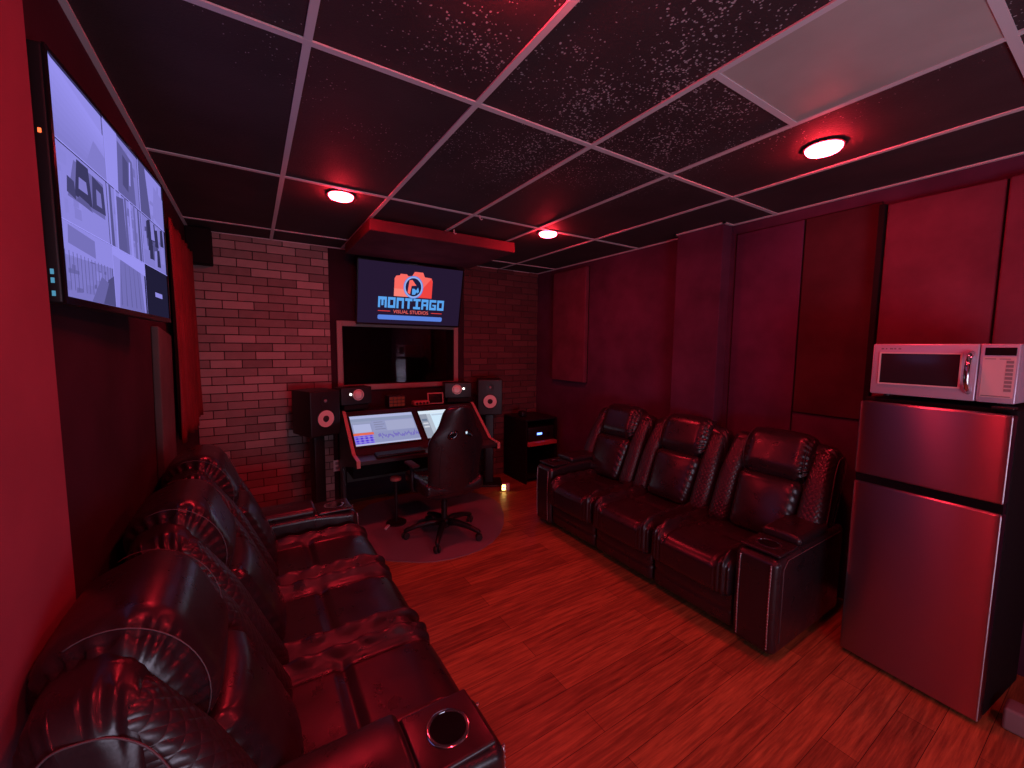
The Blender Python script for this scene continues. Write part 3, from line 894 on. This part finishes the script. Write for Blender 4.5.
sh2 = [(0, 0, 1, 1, (.62, .80, .95)), (0, .88, 1, 1, (.70, .80, .92)), (0, 0, .14, .88, (.30, .33, .42)), (.14, 0, .22, .88, (.46, .52, .62)), (.02, .5, .12, .56, (.6, .62, .7)), (.02, .38, .12, .44, (.6, .62, .7)), (.02, .62, .12, .70, (.15, .2, .3)), (.24, .80, .9, .86, (.50, .60, .75))]
monitor(.295, .545, .365, 'right desk monitor with a pale window, half hidden by the chair', sh2)
# keyboard on the worktop
kb = MB(); kb.rbox(-.22, .22, -.055, .055, 0, .016, .005, 2, (1, 1, 1))
kbo = empty('keyboard', (1.10, 3.60, .659), 0, 'dark computer keyboard on the desk edge below the left monitor', 'keyboard'); kbo.rotation_euler = (R(5.4), 0, 0)
kb.build('keyboard_body', M['black'], kbo, smooth=40)
kk = MB()
for r_ in range(5):
    for c_ in range(17): kk.box(-.21 + c_ * .0248, -.21 + c_ * .0248 + .021, -.047 + r_ * .019, -.047 + r_ * .019 + .016, .016, .020)
kk.build('keys', M['black'], kbo)['kind'] = 'stuff'

# gear on the shelf
def small_speaker(loc, rz, flip, label):
    r = empty('small_speaker', loc, rz, label, 'speaker', 'small speakers lying on the desk shelf')
    w, h, d = .30, .165, .18
    MB().rbox(-.12, .12, .01, .17, -.055, -.001, .01, 2, (1, 1, 1)).build('foam_pad', M['blackmatte'], r, smooth=40)
    MB().rbox(-w / 2, w / 2, 0, d, 0, h, .008, 2, (1, 1, 1)).build('cabinet', M['black'], r, smooth=40)
    TB = lambda x, z: Matrix.Translation((x, -.0005, z)) @ Matrix.Rotation(PI / 2, 4, 'X')
    s = -1 if flip else 1
    c = s * .015
    MB().lathe([(.054, -.002), (.054, .004), (.048, .006), (.046, .001)], 28, TB(c, h * .55)).build('woofer_ring', M['cone'], r, smooth=50)
    MB().lathe([(.0465, .002), (.030, .004), (.014, .009), (.0001, .011)], 28, TB(c, h * .55)).build('woofer', M['cone'], r, smooth=180)
    MB().lathe([(.012, -.002), (.012, .003), (.006, .006), (.0001, .007)], 16, TB(c - s * .075, h * .60)).build('tweeter', M['tweeter_glow'], r, smooth=180)
small_speaker((.835, 4.085, 1.062), R(12), False, 'small black speaker on the left end of the desk shelf')
small_speaker((1.91, 4.105, 1.062), R(-14), True, 'small black speaker on the right end of the desk shelf')
rk = empty('rack_unit', (1.235, 4.12, 1.001), 0, 'dark rack unit with dull red face behind the left monitor', 'audio gear')
MB().rbox(-.085, .085, 0, .15, 0, .115, .005, 2, (1, 1, 1)).build('case', M['black'], rk, smooth=40)
for r_ in range(3):
    for c_ in range(4): MB().box(-.078 + c_ * .040, -.044 + c_ * .040, -.002, .0, .010 + r_ * .034, .038 + r_ * .034).build('lit_button', M['led_red'], rk)
mx = empty('audio_controller', (1.50, 4.12, 1.001), 0, 'low controller with a row of red knobs on the desk shelf', 'audio gear')
MB().rbox(-.085, .085, 0, .10, 0, .045, .01, 3, (2, 1, 1)).build('case', M['desk_edge'], mx, smooth=50)
for q in range(4): MB().lathe([(.013, 0), (.011, .012), (.0001, .013)], 14, Matrix.Translation((-.057 + q * .038, 0, .024)) @ Matrix.Rotation(PI / 2, 4, 'X')).build('knob', M['black'], mx, smooth=60)
tb = empty('tablet', (1.665, 4.15, 1.001), R(-6), 'small dark screen with a glowing red frame on the desk shelf', 'tablet'); tb.rotation_euler = (R(-10), 0, R(-6))
MB().rbox(-.088, .088, 0, .012, .002, .125, .004, 2, (1, 1, 1)).build('case', M['desk_edge'], tb, smooth=40)
MB().box(-.076, .076, -.0015, .001, .014, .113).build('screen', M['blackgloss'], tb)
MB().box(-.03, .03, .012, .05, .0, .006).build('stand', M['black'], tb)

# large monitors on stands (front faces -y)
def big_speaker(loc, rz, label, cone_dx=0):
    r = empty('studio_speaker', loc, rz, label, 'speaker', 'large speakers on stands')
    w, h, d = .28, .405, .32
    MB().rbox(-w / 2, w / 2, -d / 2, d / 2, 0, h, .010, 3, (1, 1, 1)).build('cabinet', M['black'], r, smooth=40)
    TB = lambda x, z: Matrix.Translation((x, -d / 2 - .0005, z)) @ Matrix.Rotation(PI / 2, 4, 'X')
    MB().lathe([(.086, -.002), (.086, .005), (.080, .007), (.076, .002)], 32, TB(0, .155)).build('woofer_ring', M['black'], r, smooth=50)
    wf = MB().lathe([(.0755, .005), (.064, .003), (.032, -.0), (.028, .001)], 32, TB(0, .155)).build('woofer', M['cone'], r, smooth=50)
    MB().lathe([(.032, .000), (.026, .010), (.012, .016), (.0001, .018)], 20, TB(0, .155)).build('dust_cap', M['rubber'], wf, smooth=180)
    MB().lathe([(.045, -.002), (.045, .004), (.018, .001)], 24, TB(0, .315)).build('tweeter_guide', M['black'], r, smooth=50)
    MB().lathe([(.016, .001), (.010, .006), (.0001, .008)], 16, TB(0, .315)).build('tweeter', M['greyplastic'], r, smooth=180)
def stand(loc, rz, h, label):
    r = empty('speaker_stand', loc, rz, label, 'speaker stand', 'speaker stands')
    MB().rbox(-.15, .15, -.15, .15, 0, .02, .006, 2, (1, 1, 1)).build('base_plate', M['black'], r, smooth=40)
    MB().rbox(-.05, .05, -.045, .045, .02, h - .012, .008, 2, (1, 1, 1)).build('post', M['black'], r, smooth=40)
    MB().rbox(-.11, .11, -.11, .11, h - .012, h, .004, 2, (1, 1, 1)).build('top_plate', M['black'], r, smooth=40)
stand((.475, 4.08, 0), R(22), .815, 'black speaker stand left of the desk in front of the grey brick')
big_speaker((.475, 4.08, .816), R(22), 'large black speaker with pale cone left of the desk')
stand((2.34, 4.17, 0), R(-26), .85, 'black speaker stand right of the desk in front of the red brick')
big_speaker((2.34, 4.17, .851), R(-26), 'large black speaker right of the desk, beside the black cabinet')

# ------------------------------------------------------------------ chair mat, chair
pts = [(.80, 3.00), (.827, 2.975), (1.0, 2.845), (1.1, 2.795), (1.236, 2.765), (1.36, 2.76), (1.486, 2.778), (1.63, 2.84), (1.76, 2.94), (1.90, 3.10), (2.02, 3.30), (2.10, 3.50), (2.12, 3.66), (2.08, 3.86), (1.95, 4.06), (1.75, 4.2), (1.36, 4.28), (.95, 4.2), (.78, 4.0), (.70, 3.7), (.68, 3.4), (.72, 3.15)]
cm = MB().prism([(x - 1.36, y - 3.5) for x, y in pts], 0, .005).build('chair_mat', M['mat_grey'], None, (1.36, 3.5, 0.0005))
tag(cm, 'dark grey rounded floor mat under the desk and chair', 'mat')

def gaming_chair():
    r = empty('office_chair', (1.345, 3.18, .0055), R(1), 'black high-back gaming chair with two strap holes, facing the desk', 'chair')
    hub = MB().lathe([(.045, .075), (.05, .085), (.05, .135), (.035, .15)], 20).build('hub', M['black'], r, smooth=50)
    for q in range(5):
        a = R(20 + 72 * q)
        ca, sa = math.cos(a), math.sin(a)
        leg = MB().tube([(.03 * ca, .03 * sa, .115), (.12 * ca, .12 * sa, .122), (.22 * ca, .22 * sa, .105), (.32 * ca, .32 * sa, .075), (.335 * ca, .335 * sa, .066)], [.030, .027, .022, .018, .013], 10).build('base_leg', M['black'], r, smooth=180)
        cs = MB()
        TT = Matrix.Translation((.325 * ca, .325 * sa, .0285)) @ Matrix.Rotation(a + .5, 4, 'Z') @ Matrix.Rotation(PI / 2, 4, 'X')
        for dz in (-.024, .006): cs.lathe([(.0001, dz), (.024, dz), (.028, dz + .004), (.028, dz + .014), (.024, dz + .018), (.0001, dz + .018)], 16, TT)
        cs.tube([(.325 * ca, .325 * sa, .03), (.325 * ca, .325 * sa, .07)], .009, 8)
        cs.build('caster', M['rubber'], leg, smooth=40)
    MB().lathe([(.026, .14), (.026, .30), (.020, .30), (.020, .40)], 16).build('gas_lift', M['black'], r, smooth=50)
    MB().rbox(-.12, .12, -.13, .13, .385, .425, .012, 2, (1, 1, 1)).build('tilt_plate', M['black'], r, smooth=40)
    def sfn(p, h):
        x, y, z = p
        u = abs(x / h[0])
        if z > 0: z += .035 * sm(.55, .95, u) - .01
        return (x, y, z)
    MB().rbox(-.26, .26, -.24, .26, .425, .525, .04, 4, (12, 8, 1), sfn).build('seat', M['leather'], r, smooth=180)
    # backrest: outline swept along height
    lev = [(.385, .19), (.45, .215), (.56, .225), (.66, .228), (.74, .235), (.82, .242), (.87, .240), (.92, .220), (.96, .185), (1.0, .160), (1.06, .145), (1.11, .132), (1.145, .105), (1.16, .065)]
    n = 14; vs = []; fs = []
    rows = len(lev)
    for side in (0, 1):
        for (z, hw) in lev:
            lean = -.24 - .17 * (z - .44)
            for i in range(n + 1):
                u = -1 + 2 * i / n
                wing = .055 * abs(u) ** 2.2
                th = .075 * (1 - .6 * abs(u) ** 4)
                vs.append((u * hw, lean + wing + (th if side else 0), z))
    m_ = rows * (n + 1)
    for j in range(rows - 1):
        for i in range(n):
            a = j * (n + 1) + i
            fs.append((a, a + 1, a + n + 2, a + n + 1)); fs.append((m_ + a, m_ + a + n + 1, m_ + a + n + 2, m_ + a + 1))
        for i in (0, n):
            a = j * (n + 1) + i; fs.append((a, a + n + 1, m_ + a + n + 1, m_ + a))
    for j in (0, rows - 1):
        for i in range(n):
            a = j * (n + 1) + i; fs.append((a, a + 1, m_ + a + 1, m_ + a))
    bk = MB().add(vs, fs).build('backrest', M['leather'], r, smooth=60)
    sub = bk.modifiers.new('s', 'SUBSURF'); sub.levels = 1; sub.render_levels = 1
    # harness holes cut through
    holes = []
    for s in (-1, 1):
        hb = MB(); ring = [(s * (.066 + .036 * math.cos(t_)) , .937 + .024 * math.sin(t_) + s * -.35 * .036 * math.cos(t_) * s) for t_ in [2 * PI * q / 20 for q in range(20)]]
        nn = len(ring)
        hb.add([(x, -.6, z) for x, z in ring] + [(x, .2, z) for x, z in ring], [tuple(range(nn)), tuple(range(nn, 2 * nn))[::-1]] + [(i, (i + 1) % nn, nn + (i + 1) % nn, nn + i) for i in range(nn)])
        ho = hb.build('cut', M['black'], r)
        bo = bk.modifiers.new('b', 'BOOLEAN'); bo.object = ho; bo.operation = 'DIFFERENCE'; bo.solver = 'EXACT'
        holes.append((ho, ring))
    bpy.context.view_layer.update()
    dg = bpy.context.evaluated_depsgraph_get()
    me = bpy.data.meshes.new_from_object(bk.evaluated_get(dg))
    bk.modifiers.clear(); bk.data = me
    try: me.set_sharp_from_angle(angle=R(50))
    except Exception: pass
    for ho, ring in holes:
        rim = MB()
        pts = [(x, -.24 - .17 * (z - .44) + .055 * abs(x / .25) ** 2.2 - .002, z) for x, z in ring]
        rim.tube(pts, .0075, 8, closed=True)
        rim.build('hole_rim', M['darkchrome'], bk, smooth=180)
        bpy.data.objects.remove(ho)
    st = MB()
    for s in (-1, 1):
        pts = []
        for z in [.47 + .03 * q for q in range(14)]:
            x = s * (.13 + .02 * math.sin((z - .44) * 6)); hw = .24
            pts.append((x, -.24 - .17 * (z - .44) + .055 * abs(x / hw) ** 2.2 - .001, z))
        MB().tube(pts, .002, 5).build('back_seam', M['rubber'], bk, smooth=180)
    for s in (-1, 1):
        ar = MB()
        ar.tube([(s * .20, .02, .42), (s * .272, .02, .43), (s * .275, .02, .52), (s * .275, .02, .64)], .017, 10)
        arm = ar.build('arm_support', M['black'], r, smooth=180)
        MB().rbox(s * .275 - .035, s * .275 + .035, -.08, .12, .64, .665, .012, 3, (1, 1, 1)).build('arm_pad', M['rubber'], arm, smooth=50)
    return r
gaming_chair()

# short stand under the desk, scrap on the mat
ps = empty('pedal_stand', (1.06, 3.62, .0055), 0, 'short black pole stand with a round reddish top in the shade under the desk', 'stand')
MB().lathe([(.09, 0), (.09, .012), (.02, .02)], 24).build('stand_base', M['black'], ps, smooth=40)
MB().lathe([(.014, .016), (.014, .40)], 12).build('pole', M['black'], ps, smooth=40)
MB().lathe([(.016, .40), (.05, .405), (.052, .425), (.04, .435), (.0001, .437)], 20).build('top_pad', M['desk_edge'], ps, smooth=50)
sc_ = MB().rbox(-.035, .035, -.014, .014, 0, .014, .006, 3, (2, 1, 1), lambda p, h: (p.x, p.y + .01 * math.sin(p.x * 60), p.z + .004 * (1 + math.sin(p.x * 80)))).build('paper_scrap', M['whiteplastic'], None, (.955, 3.55, .0055), (0, 0, .5), smooth=180)
tag(sc_, 'small pale scrap lying on the mat below the left end of the desk', 'scrap')

# ------------------------------------------------------------------ black cabinet right of the desk, with device
cab = empty('equipment_cabinet', (2.91, 4.14, 0), 0, 'black cabinet in the far right corner with an open front shelf', 'cabinet')
w, d, h = .46, .50, .775
for x in (-w / 2, w / 2 - .02): MB().box(x, x + .02, -d / 2, d / 2, 0, h - .02).build('side_panel', M['blackmatte'], cab)
MB().box(-w / 2, w / 2, -d / 2, d / 2, h - .02, h).build('cabinet_top', M['black'], cab, bevel=.003)
MB().box(-w / 2 + .02, w / 2 - .02, d / 2 - .02, d / 2, 0, h - .02).build('back_panel', M['blackmatte'], cab)
MB().box(-w / 2 + .02, w / 2 - .02, -d / 2 - .03, d / 2 - .02, .455, .50).build('shelf', M['desk_edge'], cab, bevel=.004)
MB().box(-w / 2 + .02, w / 2 - .02, -d / 2 + .02, d / 2 - .02, .05, .07).build('bottom_shelf', M['blackmatte'], cab)
dv = empty('audio_interface', (2.92, 4.06, .501), 0, 'black device with a blue glowing display in the cabinet', 'audio gear')
MB().rbox(-.19, .19, -.15, .16, 0, .17, .008, 2, (1, 1, 1)).build('case', M['black'], dv, smooth=40)
MB().box(-.065, .005, -.152, -.148, .075, .10).build('display', M['led_blue'], dv)
MB().lathe([(.022, 0), (.02, .018), (.0001, .02)], 16, Matrix.Translation((.10, -.15, .085)) @ Matrix.Rotation(PI / 2, 4, 'X')).build('knob', M['blackgloss'], dv, smooth=50)
ob = MB().rbox(-.04, .04, -.05, .05, 0, .07, .02, 4, (1, 1, 1)).build('rounded_object', M['black'], None, (2.78, 4.12, .776), smooth=180)  # plain rounded bump on the cabinet top, not a clock
tag(ob, 'small dark rounded knob-like object standing on top of the black cabinet', 'ornament')
# glowing adapter on the floor
na = empty('night_light', (2.36, 3.82, 0), R(-28), 'small plug-in light glowing yellow on the floor left of the cabinet', 'night light')
MB().rbox(-.045, .045, 0, .05, 0, .085, .008, 3, (1, 1, 1)).build('housing', M['whiteplastic'], na, smooth=50)
MB().rbox(-.040, -.002, -.004, .004, .014, .074, .003, 2, (1, 1, 1)).build('lit_lens', M['led_yellow'], na, smooth=50)
MB().lathe([(.010, 0), (.008, .003), (.0001, .003)], 12, Matrix.Translation((-.021, -.004, .044)) @ Matrix.Rotation(PI / 2, 4, 'X')).build('sensor', M['greyplastic'], na, smooth=50)

# ------------------------------------------------------------------ added fill light, unseen downlights, world
def area(name, loc, rot, sx, sy, power, col):
    l = bpy.data.lights.new(name, 'AREA'); l.shape = 'RECTANGLE'; l.size = sx; l.size_y = sy; l.energy = power; l.color = col
    o = bpy.data.objects.new(name, l); COL.objects.link(o); o.location = loc; o.rotation_euler = rot
    return o
area('fill_light', (.9, -1.9, .9), (R(140), 0, 0), 1.6, 1.6, 42, (.82, .74, 1.))  # unseen upward fill light added behind the camera; no doorway is built
for (x, y, side) in ((.6, -.95, 'left'), (2.33, -.95, 'right')):
    downlight(x, y, 'red ceiling downlight behind the viewpoint on the %s' % side)
w_ = bpy.data.worlds.new('world'); scene.world = w_; w_.use_nodes = True
w_.node_tree.nodes['Background'].inputs[0].default_value = (.02, .008, .012, 1)
w_.node_tree.nodes['Background'].inputs[1].default_value = .3

# ------------------------------------------------------------------ camera
cam = bpy.data.cameras.new('camera'); co = bpy.data.objects.new('camera', cam); COL.objects.link(co)
yaw, pit, rol = R(32.486), R(5.105), R(.541)
Rv = Vector((math.cos(yaw), -math.sin(yaw), 0)); F0 = Vector((math.sin(yaw), math.cos(yaw), 0)); U0 = Vector((0, 0, 1))
Fv = F0 * math.cos(pit) - U0 * math.sin(pit); Uv = F0 * math.sin(pit) + U0 * math.cos(pit)
Rr = Rv * math.cos(rol) + Uv * math.sin(rol); Ur = -Rv * math.sin(rol) + Uv * math.cos(rol)
mtx = Matrix((Rr, Ur, -Fv)).transposed().to_4x4(); mtx.translation = (0, 0, CAMZ)
co.matrix_world = mtx
cam.sensor_width = 36; cam.lens = 408.04 * 36 / 1024; cam.clip_start = .02; cam.clip_end = 60
scene.camera = co
vs_ = scene.view_settings
scene.display_settings.display_device = 'sRGB'
vs_.view_transform = 'Standard'; vs_.look = 'None'; vs_.gamma = 1; vs_.use_curve_mapping = False
vs_.exposure = 0
